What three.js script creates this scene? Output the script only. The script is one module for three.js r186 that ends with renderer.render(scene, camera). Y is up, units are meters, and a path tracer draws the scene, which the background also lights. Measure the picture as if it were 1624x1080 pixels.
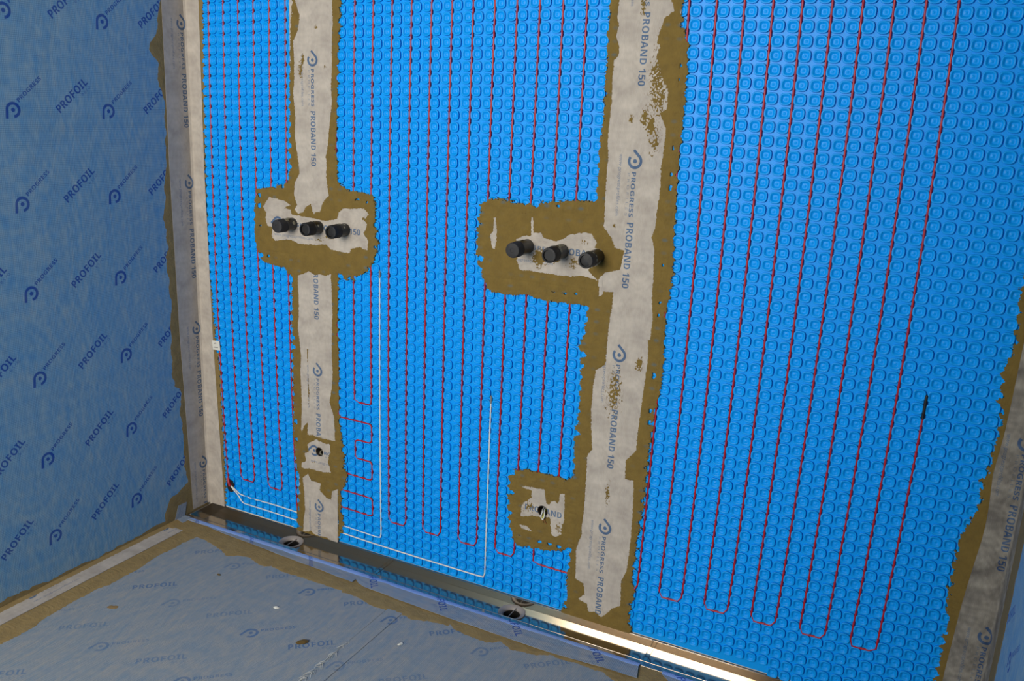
import * as THREE from 'three';
import { createNoise2D } from 'simplex-noise';
import { RoundedBoxGeometry } from 'three/addons/geometries/RoundedBoxGeometry.js';
import { mergeGeometries, toCreasedNormals } from 'three/addons/utils/BufferGeometryUtils.js';
import { RectAreaLightUniformsLib } from 'three/addons/lights/RectAreaLightUniformsLib.js';

// ------------------------------------------------------------------ camera, light, exposure
// Units are metres. Back wall (tops of the mat's studs) is the plane z = 0, x runs right, y up, z towards the camera.
RectAreaLightUniformsLib.init();
const scene = new THREE.Scene();
const camera = new THREE.PerspectiveCamera(42.143, 1624 / 1080, 0.05, 50);
camera.rotation.order = 'YXZ';
camera.position.set(2.0292, -0.2236, 2.0198);
camera.rotation.set(-0.26381, 0.45395, 0.04553);
const renderer = new THREE.WebGLRenderer();
renderer.toneMapping = THREE.LinearToneMapping;
renderer.toneMappingExposure = 1.0;
renderer.shadowMap.enabled = true;
scene.background = new THREE.Color(0.75, 0.85, 1.0);     // overcast daylight outside the window
scene.backgroundIntensity = 1.0;
const XL = -0.07, XR = 2.252, YF = -1.583, YC = 0.95, ZF = 3.6;   // left wall, right wall, floor, ceiling, front wall
const WIN = { x0: -0.02, x1: 1.42, y0: -0.50, y1: 0.75 };
// daylight through the window behind the camera
const dayLight = new THREE.RectAreaLight(0xfff7ec, 22.5, WIN.x1 - WIN.x0, WIN.y1 - WIN.y0);
dayLight.position.set((WIN.x0 + WIN.x1) / 2, (WIN.y0 + WIN.y1) / 2, ZF - 0.012);
dayLight.lookAt(dayLight.position.x, dayLight.position.y, 0);
dayLight.name = 'daylight'; scene.add(dayLight);

// ------------------------------------------------------------------ helpers
let seed = 7;
const rnd = () => { seed = (seed + 0x6d2b79f5) | 0; let t = Math.imul(seed ^ (seed >>> 15), 1 | seed); t = (t + Math.imul(t ^ (t >>> 7), 61 | t)) ^ t; return ((t ^ (t >>> 14)) >>> 0) / 4294967296; };
const hash = (a, b) => { let h = Math.imul(a | 0, 374761393) ^ Math.imul(b | 0, 668265263); h = Math.imul(h ^ (h >>> 13), 1274126177); return ((h ^ (h >>> 16)) >>> 0) / 4294967296; };
const noise = createNoise2D(rnd);
const fbm = (x, y, n = 3) => { let s = 0, a = 1, t = 0; for (let i = 0; i < n; i++) { s += a * noise(x, y); t += a; a *= 0.5; x = x * 2.03 + 17.1; y = y * 2.03 - 9.7; } return s / t; };
const used = {};
const numbered = (n) => { const k = used[n] = (used[n] || 0) + 1; return k === 1 ? n : `${n}_${String(k - 1).padStart(3, '0')}`; };
const V = (x, y, z) => new THREE.Vector3(x, y, z);
function mesh(name, geo, mat, parent) {
  const m = new THREE.Mesh(geo, mat);
  m.name = parent ? name : numbered(name);
  m.castShadow = m.receiveShadow = true;
  (parent || scene).add(m);
  return m;
}
function tag(o, label, category, group) { o.userData = { label, category }; if (group) o.userData.group = group; return o; }
function thing(name, label, category, pos = [0, 0, 0], group) {
  const o = new THREE.Group(); o.name = numbered(name); o.position.set(...pos); scene.add(o);
  return tag(o, label, category, group);
}
const structure = (o) => { o.userData.kind = 'structure'; return o; };
const box = (x0, x1, y0, y1, z0, z1) => new THREE.BoxGeometry(x1 - x0, y1 - y0, z1 - z0).translate((x0 + x1) / 2, (y0 + y1) / 2, (z0 + z1) / 2);
const rbox = (w, h, d, r, x, y, z, s = 2) => new RoundedBoxGeometry(w, h, d, s, r).translate(x, y, z);
const tube = (pts, r, seg, rad = 8) => new THREE.TubeGeometry(new THREE.CatmullRomCurve3(pts, false, 'centripetal'), seg, r, rad, false);
const merge = (list) => mergeGeometries(list.map((g) => { const n = g.index ? g.toNonIndexed() : g; for (const k of Object.keys(n.attributes)) if (!['position', 'normal', 'uv'].includes(k)) n.deleteAttribute(k); return n; }));

// ------------------------------------------------------------------ textures
function canvas(w, h, draw, repeatX = true, srgb = true) {
  const c = document.createElement('canvas'); c.width = w; c.height = h;
  draw(c.getContext('2d'), w, h);
  const t = new THREE.CanvasTexture(c);
  if (srgb) t.colorSpace = THREE.SRGBColorSpace;
  t.wrapS = t.wrapT = THREE.RepeatWrapping; t.magFilter = THREE.LinearFilter; t.anisotropy = 8;
  return t;
}
function speckle(ctx, w, h, f) {          // per-pixel change of the canvas
  const im = ctx.getImageData(0, 0, w, h), d = im.data;
  for (let y = 0; y < h; y++) for (let x = 0; x < w; x++) { const i = (y * w + x) * 4, k = f(x, y); d[i] += k[0]; d[i + 1] += k[1]; d[i + 2] += k[2]; }
  ctx.putImageData(im, 0, 0);
}
const wrapNoise = (x, y, w, h, s) => {    // noise that repeats over w x h
  const a = x / w * Math.PI * 2, b = y / h * Math.PI * 2, ra = w / s / 6.283, rb = h / s / 6.283;
  return (noise(Math.cos(a) * ra + 40, Math.cos(b) * rb + Math.sin(a) * ra) + noise(Math.sin(b) * rb - 31, Math.sin(a) * ra - Math.cos(b) * rb * 0.7)) * 0.6;
};
// the maker's emblem: a heavy open ring round a dot with a straight tail, its reading direction along +x
function emblem(ctx, R, colour) {
  ctx.fillStyle = ctx.strokeStyle = colour;
  ctx.lineWidth = R * 0.36; ctx.lineCap = 'butt'; ctx.lineJoin = 'round';
  const r = R * 0.82, q = Math.SQRT1_2;
  ctx.beginPath();
  ctx.moveTo(-q * r - q * R * 1.16, -q * r + q * R * 1.16);
  ctx.lineTo(-q * r, -q * r);
  ctx.arc(0, 0, r, -Math.PI * 0.75, Math.PI * 0.70, false);
  ctx.stroke();
  ctx.beginPath(); ctx.arc(0, 0, R * 0.27, 0, 7); ctx.fill();
}
function textFit(ctx, s, x, y, width, cap, font, spaced) {   // text of a given width and capital height, baseline at x, y
  ctx.save(); ctx.translate(x, y);
  ctx.font = `${font} 100px sans-serif`; ctx.textBaseline = 'alphabetic';
  const str = spaced ? s.split('').join(' ') : s, m = ctx.measureText(str).width;
  ctx.scale(width / m, cap / 71.5); ctx.fillText(str, 0, 0); ctx.restore();
}
// printed fleece-faced membrane: one print tile is 277.5 x 230.5 mm, the canvas holds 4 x 4 of them
const TU = 0.2775 * 4, TV = 0.2305 * 4;
function membraneTexture(base, ink, alpha, wear, mottle, thread = 1) {
  const w = 2048, h = 1700, px = w / TU;
  return canvas(w, h, (ctx) => {
    ctx.fillStyle = base; ctx.fillRect(0, 0, w, h);
    // fibres of the fleece
    for (let i = 0; i < 26000; i++) {
      const x = rnd() * w, y = rnd() * h, l = 8 + rnd() * 26, a = (rnd() - 0.5) * (rnd() < 0.6 ? 0.9 : 3) + Math.PI / 2;
      ctx.strokeStyle = rnd() < 0.5 ? `rgba(200,205,205,${0.03 + rnd() * 0.09})` : `rgba(30,80,150,${0.03 + rnd() * 0.10})`;
      ctx.lineWidth = 1 + rnd() * 1.6; ctx.beginPath(); ctx.moveTo(x, y); ctx.lineTo(x + Math.cos(a) * l, y + Math.sin(a) * l); ctx.stroke();
    }
    // scrim threads showing through
    ctx.lineWidth = 1.6;
    for (let k = 0, n = Math.round(TU / 0.0046); k < n; k++) { ctx.strokeStyle = `rgba(25,50,90,${(0.10 + 0.10 * hash(k, 1)) * thread})`; const x = (k + 0.5) * w / n; ctx.beginPath(); ctx.moveTo(x, 0); ctx.lineTo(x, h); ctx.stroke(); }
    for (let k = 0, n = Math.round(TV / 0.0046); k < n; k++) { ctx.strokeStyle = `rgba(25,50,90,${(0.10 + 0.10 * hash(k, 2)) * thread})`; const y = (k + 0.5) * h / n; ctx.beginPath(); ctx.moveTo(0, y); ctx.lineTo(w, y); ctx.stroke(); }
    // print
    for (let i = -1; i < 5; i++) for (let j = -1; j < 5; j++) {
      const fade = 1 - wear * (0.35 + 0.65 * hash(((i + 4) % 4) + 3, ((j + 4) % 4) + 9));
      const ink1 = `rgba(${ink},${alpha * fade})`;
      ctx.save(); ctx.translate(i * w / 4, j * h / 4); ctx.scale(px, px);
      ctx.save(); ctx.translate(0.0525, 0.115); ctx.rotate(-0.715); emblem(ctx, 0.0195, ink1);
      textFit(ctx, 'PROGRESS', 0.0235, -0.002, 0.090, 0.0105, 'bold'); ctx.restore();
      ctx.save(); ctx.translate(0.180, 0.124); ctx.rotate(-0.715); ctx.fillStyle = ink1;
      textFit(ctx, 'PROFOIL', 0, 0, 0.122, 0.0205, 'bold');
      ctx.fillStyle = `rgba(${ink},${alpha * fade * 0.75})`;
      textFit(ctx, 'RS/O', 0.085, 0.0135, 0.035, 0.007, '', true); ctx.restore();
      ctx.restore();
    }
    speckle(ctx, w, h, (x, y) => {
      const a = wrapNoise(x, y * 0.5, w, h * 0.5, 52) * 0.55 + wrapNoise(x, y * 0.4, w, h * 0.4, 22) * 0.5 + wrapNoise(x, y, w, h, 200) * 0.22, b = hash(x, y) - 0.5, m = a * mottle;
      return [m * 0.9 + b * 14, m * 0.4 + b * 13, -m * 0.1 + b * 12];
    });
  });
}
// sealing band: 150 mm wide, the print repeats every 460 mm, reading downwards
function bandTexture(base, ink, dirt) {
  const w = 640, h = 1962, s = w / 0.150;
  return canvas(w, h, (ctx) => {
    ctx.fillStyle = base; ctx.fillRect(0, 0, w, h);
    for (let i = 0; i < 9000; i++) {
      const x = rnd() * w, y = rnd() * h, l = 8 + rnd() * 40;
      ctx.strokeStyle = rnd() < 0.5 ? `rgba(225,220,210,${0.03 + rnd() * 0.08})` : `rgba(90,80,65,${0.02 + rnd() * 0.06})`;
      ctx.lineWidth = 1 + rnd() * 2; ctx.beginPath(); ctx.moveTo(x, y); ctx.lineTo(x + (rnd() - 0.5) * 8, y + l); ctx.stroke();
    }
    for (const oy of [-0.46, 0, 0.46]) {
      ctx.save(); ctx.scale(s, s); ctx.translate(0.078, 0.06 + oy); ctx.rotate(Math.PI / 2);
      emblem(ctx, 0.0178, ink);
      ctx.fillStyle = ink;
      textFit(ctx, 'PROGRESS', 0.0225, 0.0055, 0.106, 0.0105, 'bold');
      textFit(ctx, 'PROBAND 150', 0.138, 0.008, 0.158, 0.0165, 'bold');
      ctx.globalAlpha = 0.55; textFit(ctx, 'PROFILES', 0.026, 0.0155, 0.100, 0.0055, '', true); ctx.globalAlpha = 0.8;
      textFit(ctx, 'www.progressprofiles.com', -0.014, 0.039, 0.142, 0.0075, '');
      ctx.globalAlpha = 1; ctx.restore();
    }
    speckle(ctx, w, h, (x, y) => {
      const a = wrapNoise(x, y, w, h, 70) * 0.7 + wrapNoise(x, y, w, h, 260), b = hash(x, y) - 0.5, m = a * dirt;
      return [m + b * 12, m + b * 12, m * 0.9 + b * 12];
    });
  });
}
function grainTexture(size, f) { return canvas(size, size, (ctx, w, h) => { ctx.fillStyle = '#808080'; ctx.fillRect(0, 0, w, h); speckle(ctx, w, h, (x, y) => { const k = f(x, y, w, h); return [k, k, k]; }); }, true, false); }

const wallPrint = membraneTexture('#739fbe', '24,66,146', 0.92, 0.10, 30, 1.7);
const floorPrint = membraneTexture('#8c959a', '40,82,140', 0.70, 0.65, 19);
const bandPrint = bandTexture('#aca59b', 'rgba(62,88,124,0.86)', 10);
const shadedDirtyBandPrint = bandTexture('#7b776f', 'rgba(50,76,114,0.9)', 22);  // darker base: dirt, plus the shade of the right corner painted in
const trowelBump = grainTexture(512, (x, y, w, h) => 40 * wrapNoise(x, y, w, h, 26) + 60 * wrapNoise(x, y * 2.2, w, h * 2.2, 120) + 26 * (hash(x, y) - 0.5));
const fleeceBump = grainTexture(512, (x, y, w, h) => 60 * (hash(x, y) - 0.5) + 50 * wrapNoise(x, y, w, h, 14));
const plasterBump = grainTexture(512, (x, y, w, h) => 50 * wrapNoise(x, y, w, h, 40) + 30 * (hash(x, y) - 0.5));
const scaled = (t, u, v) => { const c = t.clone(); c.repeat.set(1 / u, 1 / v); c.needsUpdate = true; return c; };

// ------------------------------------------------------------------ materials
const std = (o) => new THREE.MeshStandardMaterial(o);
const M = {
  mat: new THREE.MeshPhysicalMaterial({ color: new THREE.Color().setRGB(0.002, 0.302, 0.83), roughness: 0.40, specularIntensity: 0.35 }),
  cable: std({ color: 0xa31224, roughness: 0.42 }),
  white: std({ color: 0xd9dcd8, roughness: 0.5 }),
  tip: std({ color: 0x77787a, roughness: 0.45 }),
  black: std({ color: 0x0b0b0d, roughness: 0.5 }),
  mortar: std({ color: 0xffffff, vertexColors: true, roughness: 0.92, bumpMap: scaled(trowelBump, 0.11, 0.11), bumpScale: 0.0015 }),
  band: std({ map: bandPrint, roughness: 0.95, bumpMap: scaled(fleeceBump, 0.05, 0.05), bumpScale: 0.0002 }),
  shadedDirtyBand: std({ map: shadedDirtyBandPrint, roughness: 0.95, bumpMap: scaled(fleeceBump, 0.05, 0.05), bumpScale: 0.0002 }),
  wallSheet: std({ map: wallPrint, roughness: 0.93, bumpMap: scaled(fleeceBump, 0.06, 0.06), bumpScale: 0.0002 }),
  floorSheet: std({ map: floorPrint, roughness: 0.93, bumpMap: scaled(fleeceBump, 0.06, 0.06), bumpScale: 0.00025 }),
    steel: std({ color: 0xb2a898, metalness: 0.93, roughness: 0.12 }),
  plasticGrey: std({ color: 0x8f8a86, roughness: 0.5 }),
  dark: std({ color: 0x15120f, roughness: 0.9 }),
  plug: std({ color: 0x17191b, roughness: 0.36 }),
  plugCap: std({ color: 0x0b0c0e, roughness: 0.6, }),
  plugCapDull: std({ color: 0x242426, roughness: 0.7 }),
  splash: std({ color: 0x8d8a78, roughness: 0.9 }),
  plaster: std({ color: 0xd8d3c8, roughness: 0.95, bumpMap: scaled(plasterBump, 0.4, 0.4), bumpScale: 0.001 }),
  boards: std({ color: 0x7d6a55, roughness: 0.9 }),
  screed: std({ color: 0x8c8880, roughness: 0.95 }),
  frame: std({ color: 0xe4e4e0, roughness: 0.4 }),
  glass: new THREE.MeshPhysicalMaterial({ color: 0xffffff, transmission: 1, thickness: 0, roughness: 0.02, ior: 1.5 }),
  yellowGreen: std({ color: 0xa5a51a, roughness: 0.5 }),
  copperEnd: std({ color: 0xc98a5a, roughness: 0.4, metalness: 0.6 }),
  conduit: std({ color: 0x3a332b, roughness: 0.6 }),
  paper: std({ color: 0xcfd0c8, roughness: 0.8 }),
};

// measured layout: mat warp (mm) and outlines on wall and floor (mm)
const WARP=[{x:[21.37,144.00,-34.97,195.29,-92.25,5.33,65.14,-57.30,-10.76,1.79],y:[-221.91,-791.72,-28.50,-929.82,-49.27,-3.18,-355.15,-11.91,-2.73,9.02],row:-0.212},
{x:[-0.05,19.04,1.06,-17.69,-9.03,-1.91,-48.76,-10.25,-21.37,-0.22],y:[3.86,9.62,-16.66,-68.51,-10.38,-0.47,-100.49,13.31,-5.25,13.58],row:0.416},
{x:[5.12,19.94,4.22,-17.40,-18.94,-9.38,-21.36,7.91,-3.41,-0.68],y:[8.08,-63.76,-19.94,123.05,15.12,-3.75,-70.70,11.22,12.91,11.90],row:0.000}];
const LEFT_OUT=[[332,81],[331,17],[322,-81],[315,-232],[311,-371],[310,-433],[304,-478],[264,-488],[216,-500],[184,-508],[176,-544],[171,-647],[178,-675],[193,-712],[220,-722],[280,-732],[308,-745],[310,-774],[306,-910],[307,-949],[306,-1099],[304,-1255],[312,-1359],[323,-1388],[319,-1465],[313,-1510],[312,-1532],[314,-1589],[471,-1594],[469,-1580],[474,-1563],[484,-1530],[486,-1540],[493,-1510],[489,-1486],[482,-1462],[485,-1423],[478,-1400],[494,-1389],[504,-1358],[506,-1338],[495,-1314],[497,-1274],[488,-1225],[477,-1167],[478,-1117],[479,-1018],[477,-922],[475,-884],[479,-752],[479,-724],[510,-733],[543,-727],[580,-702],[606,-667],[616,-627],[607,-558],[609,-514],[597,-488],[554,-479],[512,-481],[479,-459],[478,-395],[473,-387],[479,-268],[482,-185],[484,-144],[485,-112],[491,-79],[494,16],[497,78]];
const LEFT_TOP=[[343,81],[341,17],[356,-24],[350,-60],[332,-89],[334,-147],[333,-189],[329,-232],[335,-296],[331,-339],[336,-374],[341,-404],[341,-404],[346,-448],[328,-476],[324,-508],[335,-539],[326,-553],[337,-561],[355,-559],[364,-545],[384,-530],[392,-551],[397,-562],[400,-553],[417,-551],[429,-521],[449,-502],[441,-454],[442,-397],[439,-398],[445,-376],[451,-333],[457,-286],[463,-244],[460,-206],[464,-153],[464,-104],[468,-36],[466,16],[466,78]];
const LEFT_PATCH=[[233,-525],[208,-555],[219,-572],[218,-596],[224,-609],[242,-612],[238,-640],[250,-651],[306,-642],[341,-650],[399,-646],[438,-642],[455,-654],[499,-658],[521,-657],[524,-644],[554,-636],[581,-644],[584,-617],[568,-597],[581,-569],[570,-561],[586,-542],[570,-528],[538,-531],[500,-535],[484,-547],[478,-566],[439,-576],[417,-574],[394,-572],[343,-570],[314,-568],[309,-555],[285,-552],[309,-541],[297,-533],[262,-529]];
const LEFT_MID=[[333,-745],[351,-740],[374,-728],[397,-737],[414,-732],[437,-734],[454,-727],[454,-736],[456,-778],[458,-848],[455,-925],[454,-974],[457,-1022],[453,-1072],[444,-1119],[461,-1165],[463,-1238],[424,-1239],[388,-1238],[358,-1238],[360,-1201],[346,-1215],[338,-1234],[333,-1233],[335,-1206],[338,-1154],[337,-1094],[335,-1044],[339,-993],[334,-945],[329,-906],[333,-867],[334,-818],[332,-771]];
const LEFT_HOLE=[[360,-1274],[394,-1253],[418,-1259],[439,-1257],[442,-1277],[432,-1320],[444,-1346],[405,-1350],[362,-1352],[337,-1353],[338,-1343],[353,-1333],[350,-1308],[366,-1299]];
const LEFT_LOW=[[336,-1390],[358,-1372],[370,-1393],[407,-1392],[403,-1417],[428,-1437],[446,-1438],[449,-1411],[473,-1394],[473,-1466],[474,-1505],[470,-1583],[447,-1581],[426,-1572],[398,-1576],[376,-1574],[366,-1564],[355,-1572],[334,-1576],[338,-1525],[343,-1499],[341,-1432]];
const RIGHT_OUT=[[1253,64],[1256,10],[1256,-24],[1255,-58],[1259,-128],[1257,-163],[1258,-198],[1259,-241],[1257,-281],[1252,-307],[1255,-362],[1255,-373],[1254,-411],[1253,-449],[1249,-451],[1204,-453],[1136,-459],[1076,-470],[1018,-465],[973,-465],[937,-479],[934,-517],[929,-580],[931,-621],[944,-662],[964,-697],[979,-708],[1016,-711],[1048,-711],[1080,-698],[1107,-711],[1152,-713],[1195,-711],[1229,-706],[1251,-715],[1247,-744],[1246,-786],[1236,-799],[1244,-882],[1245,-966],[1242,-1019],[1239,-1076],[1243,-1165],[1227,-1189],[1208,-1182],[1157,-1185],[1111,-1187],[1063,-1193],[1055,-1223],[1056,-1256],[1057,-1317],[1059,-1317],[1061,-1355],[1073,-1385],[1084,-1414],[1123,-1412],[1171,-1409],[1203,-1397],[1248,-1379],[1247,-1422],[1241,-1482],[1249,-1528],[1237,-1556],[1234,-1586],[1236,-1615],[1236,-1625],[1439,-1625],[1435,-1573],[1428,-1542],[1428,-1495],[1436,-1455],[1427,-1425],[1427,-1379],[1432,-1287],[1435,-1219],[1439,-1218],[1439,-1162],[1439,-1075],[1443,-998],[1444,-948],[1450,-918],[1455,-885],[1457,-824],[1452,-765],[1452,-765],[1453,-733],[1449,-695],[1455,-667],[1460,-616],[1458,-579],[1453,-512],[1451,-449],[1448,-395],[1448,-359],[1448,-295],[1449,-246],[1451,-208],[1447,-178],[1449,-140],[1444,-86],[1428,-44],[1423,-17],[1428,9],[1424,61]];
const RIGHT_TAPE=[[1275,63],[1277,10],[1274,-24],[1279,-44],[1275,-68],[1285,-92],[1283,-113],[1274,-120],[1273,-162],[1275,-215],[1273,-269],[1272,-306],[1277,-342],[1275,-370],[1276,-428],[1277,-465],[1278,-507],[1300,-532],[1310,-554],[1334,-559],[1328,-606],[1290,-618],[1275,-636],[1278,-679],[1288,-674],[1288,-666],[1314,-664],[1315,-694],[1310,-735],[1309,-786],[1308,-850],[1284,-870],[1279,-917],[1279,-981],[1282,-1024],[1289,-1083],[1277,-1103],[1278,-1156],[1279,-1224],[1279,-1258],[1276,-1307],[1277,-1329],[1264,-1375],[1268,-1464],[1292,-1471],[1298,-1502],[1279,-1523],[1307,-1529],[1311,-1552],[1329,-1546],[1350,-1556],[1365,-1539],[1377,-1521],[1400,-1504],[1397,-1434],[1409,-1398],[1413,-1315],[1412,-1225],[1407,-1143],[1384,-1144],[1382,-1093],[1407,-1061],[1407,-1040],[1408,-997],[1410,-955],[1413,-892],[1417,-818],[1413,-771],[1418,-768],[1420,-718],[1413,-661],[1413,-622],[1411,-592],[1409,-547],[1400,-521],[1407,-490],[1407,-464],[1410,-416],[1409,-362],[1407,-360],[1410,-333],[1411,-305],[1412,-269],[1394,-235],[1410,-224],[1409,-182],[1392,-152],[1377,-108],[1382,-88],[1374,-81],[1379,-51],[1388,-27],[1408,-14],[1399,9],[1395,61]];
const RIGHT_PATCH=[[1045,-563],[1063,-553],[1085,-549],[1083,-503],[1087,-502],[1091,-542],[1111,-540],[1120,-551],[1151,-556],[1172,-549],[1192,-535],[1225,-528],[1246,-526],[1262,-547],[1257,-560],[1276,-565],[1279,-585],[1268,-601],[1244,-616],[1249,-623],[1269,-639],[1233,-633],[1182,-640],[1147,-640],[1103,-638],[1058,-639],[1048,-616],[1052,-603],[1047,-587]];
const RIGHT_STREAK=[[977,-513],[982,-513],[986,-561],[987,-573],[981,-593],[976,-591],[968,-559],[977,-550]];
const RIGHT_HOLE=[[1096,-1235],[1109,-1232],[1135,-1231],[1161,-1228],[1169,-1267],[1181,-1268],[1183,-1258],[1195,-1252],[1202,-1263],[1208,-1251],[1208,-1230],[1221,-1228],[1223,-1257],[1223,-1306],[1219,-1315],[1217,-1345],[1203,-1357],[1191,-1352],[1186,-1329],[1184,-1303],[1166,-1306],[1153,-1310],[1128,-1313],[1112,-1320],[1096,-1322],[1097,-1287],[1118,-1270],[1125,-1261],[1124,-1239]];
const RIGHT_HOLE_CHIP=[[1094,-1349],[1114,-1348],[1131,-1359],[1101,-1359]];
const CORNER_R=[[2180,-441],[2180,-492],[2174,-550],[2180,-621],[2183,-667],[2177,-688],[2172,-705],[2171,-733],[2175,-759],[2176,-784],[2186,-810],[2185,-838],[2182,-867],[2182,-905],[2181,-934],[2172,-955],[2175,-991],[2175,-1028],[2169,-1029],[2165,-1060],[2151,-1090],[2151,-1128],[2150,-1159],[2150,-1198],[2149,-1234],[2151,-1273],[2162,-1301],[2159,-1338],[2158,-1375],[2159,-1408],[2158,-1458],[2151,-1528]];
const CORNER_R_TAPE=[[2199,-566],[2198,-651],[2197,-780],[2196,-850],[2190,-939],[2195,-1021],[2195,-1078],[2186,-1176],[2180,-1256],[2177,-1328],[2173,-1419],[2172,-1486]];
const CORNER_L=[[5,87],[3,19],[-17,-466],[-25,-718],[-13,-856],[-5,-999],[9,-1123],[8,-1340],[9,-1474],[7,-1566],[6,-1594]];
const CORNER_L_TAPE=[[-12,19],[-20,-466],[-16,-1001],[2,-1561]];
const WALL_L_TAPE=[[86,10],[91,-465],[87,-991],[71,-1575]];
const WALL_L_OUT=[[84,61],[88,10],[103,-67],[137,-126],[110,-162],[111,-226],[93,-270],[97,-383],[105,-464],[120,-603],[112,-689],[121,-769],[111,-845],[121,-983],[124,-1057],[117,-1132],[93,-1149],[100,-1221],[93,-1305],[98,-1412],[88,-1471],[156,-1500],[185,-1537],[187,-1565],[396,-1579],[605,-1573],[743,-1565],[811,-1561]];
const WALL_R=[[112,-1087],[69,-1380],[191,-1049],[155,-1325]];
const FLOOR_OUT=[[65,900],[78,845],[82,825],[81,788],[81,756],[68,711],[67,671],[63,638],[65,593],[62,558],[75,520],[72,467],[74,425],[60,331],[66,282],[64,236],[70,191],[129,197],[193,216],[237,234],[261,213],[296,205],[364,225],[387,211],[443,220],[498,216],[532,216],[599,215],[654,214],[649,221],[680,216],[722,221],[754,233],[786,234],[817,230],[856,231],[894,237],[912,231],[947,220],[1001,211],[999,205],[1020,221],[1071,225],[1120,228],[1151,206],[1187,224],[1221,217],[1255,210],[1285,193],[1323,196],[1356,190],[1393,193],[1428,191],[1488,220],[1563,231]];
const FLANGE_A=[[-22,120],[87,134],[358,150],[556,160],[647,167]];
const FLANGE_B=[[643,149],[679,168],[831,177],[957,182],[1113,182],[1244,186],[1430,174],[1512,173]];
const BLUE_EDGE=[[644,113],[689,113],[756,123],[845,127],[930,128],[1036,124]];
const DRAIN=[[-4,93],[267,103],[683,105],[910,103],[1251,84],[1537,100]];
const FLOORTAPE=[[-56,754],[-30,628],[-45,497],[3,452],[1,793],[4,701],[5,562],[9,448],[-60,227],[-35,187],[18,205]];

// ------------------------------------------------------------------ the room
const T = 0.12, ZB = -0.0078;     // wall thickness, face of the bare back wall
const HOLES = [[0.404, -1.288, 0.0145], [1.160, -1.291, 0.0155]];      // the two cable outlets
function holedPlate(x0, x1, y0, y1, z0, z1, holes, rectHole) {
  const s = new THREE.Shape([[x0, y0], [x1, y0], [x1, y1], [x0, y1]].map(([a, b]) => new THREE.Vector2(a, b)));
  for (const [x, y, r] of holes) if (x > x0 && x < x1) { const p = new THREE.Path(); p.absarc(x, y, r, 0, Math.PI * 2, true); s.holes.push(p); }
  if (rectHole) { const r = rectHole; s.holes.push(new THREE.Path([[r.x0, r.y0], [r.x0, r.y1], [r.x1, r.y1], [r.x1, r.y0]].map(([a, b]) => new THREE.Vector2(a, b)))); }
  return new THREE.ExtrudeGeometry(s, { depth: z1 - z0, bevelEnabled: false, curveSegments: 20 }).translate(0, 0, z0);
}
structure(mesh('wall_back', holedPlate(XL - T, XR + T, YF - 0.15, YC + T, ZB - T, ZB, HOLES), M.plaster));
structure(mesh('wall_left', box(XL - T - 0.001, XL - 0.001, YF - 0.15, YC + T, ZB, ZF + T), M.plaster));
structure(mesh('wall_right', box(XR + 0.001, XR + T, YF - 0.15, YC + T, ZB, ZF + T), M.plaster));
structure(mesh('wall_front', holedPlate(XL, XR, YF - 0.15, YC + T, ZF, ZF + T, [], WIN), M.plaster));
structure(mesh('added_shade_wall', box(1.48, XR, YF - 0.15, YC, 2.12, 2.22), M.boards));  // added unseen wall, keeps window light off the right corner
structure(mesh('ceiling', box(XL, XR, YC, YC + T, ZB, ZF), M.boards));
structure(mesh('floor', merge([box(XL, XR, YF - 0.15, YF - 0.003, 0.0955, ZF), box(XL, XR, YF - 0.15, -1.68, ZB, 0.0955)]), M.screed));
{
  const w = new THREE.Group(); w.name = 'window_1'; structure(w); scene.add(w);
  const { x0, x1, y0, y1 } = WIN, z = ZF + 0.05, f = 0.05, xm = (x0 + x1) / 2;
  mesh('window_frame', merge([box(x0, x0 + f, y0, y1, z - 0.03, z + 0.03), box(x1 - f, x1, y0, y1, z - 0.03, z + 0.03), box(x0, x1, y0, y0 + f, z - 0.03, z + 0.03), box(x0, x1, y1 - f, y1, z - 0.03, z + 0.03), box(xm - 0.03, xm + 0.03, y0, y1, z - 0.03, z + 0.03)]), M.frame, w);
  for (const [a, b] of [[x0 + f, xm - 0.03], [xm + 0.03, x1 - f]]) mesh('pane', box(a, b, y0 + f, y1 - f, z - 0.002, z + 0.002), M.glass, w);
}

// ------------------------------------------------------------------ the stud lattice as it was laid (30 mm pitch; each mat sits a few mm off true)
function lattice(s, c, r) {
  const u = (c - 38) / 38, v = (r - 26) / 26, b = [1, u, v, u * u, u * v, v * v, u * u * u, u * u * v, u * v * v, v * v * v], w = WARP[s];
  let x = 0, y = 0; for (let k = 0; k < 10; k++) { x += b[k] * w.x[k]; y += b[k] * w.y[k]; }
  return [0.03 * c + x / 1000, -0.03 * r + y / 1000];
}
function latticeInverse(s, x, y) {
  let c = x / 0.03, r = -y / 0.03;
  for (let k = 0; k < 3; k++) { const [a, b] = lattice(s, c, r); c += (x - a) / 0.03; r -= (y - b) / 0.03; }
  return [c, r];
}
const matAt = (x) => (x < 0.395 ? 0 : x < 1.345 ? 1 : 2);

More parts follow.
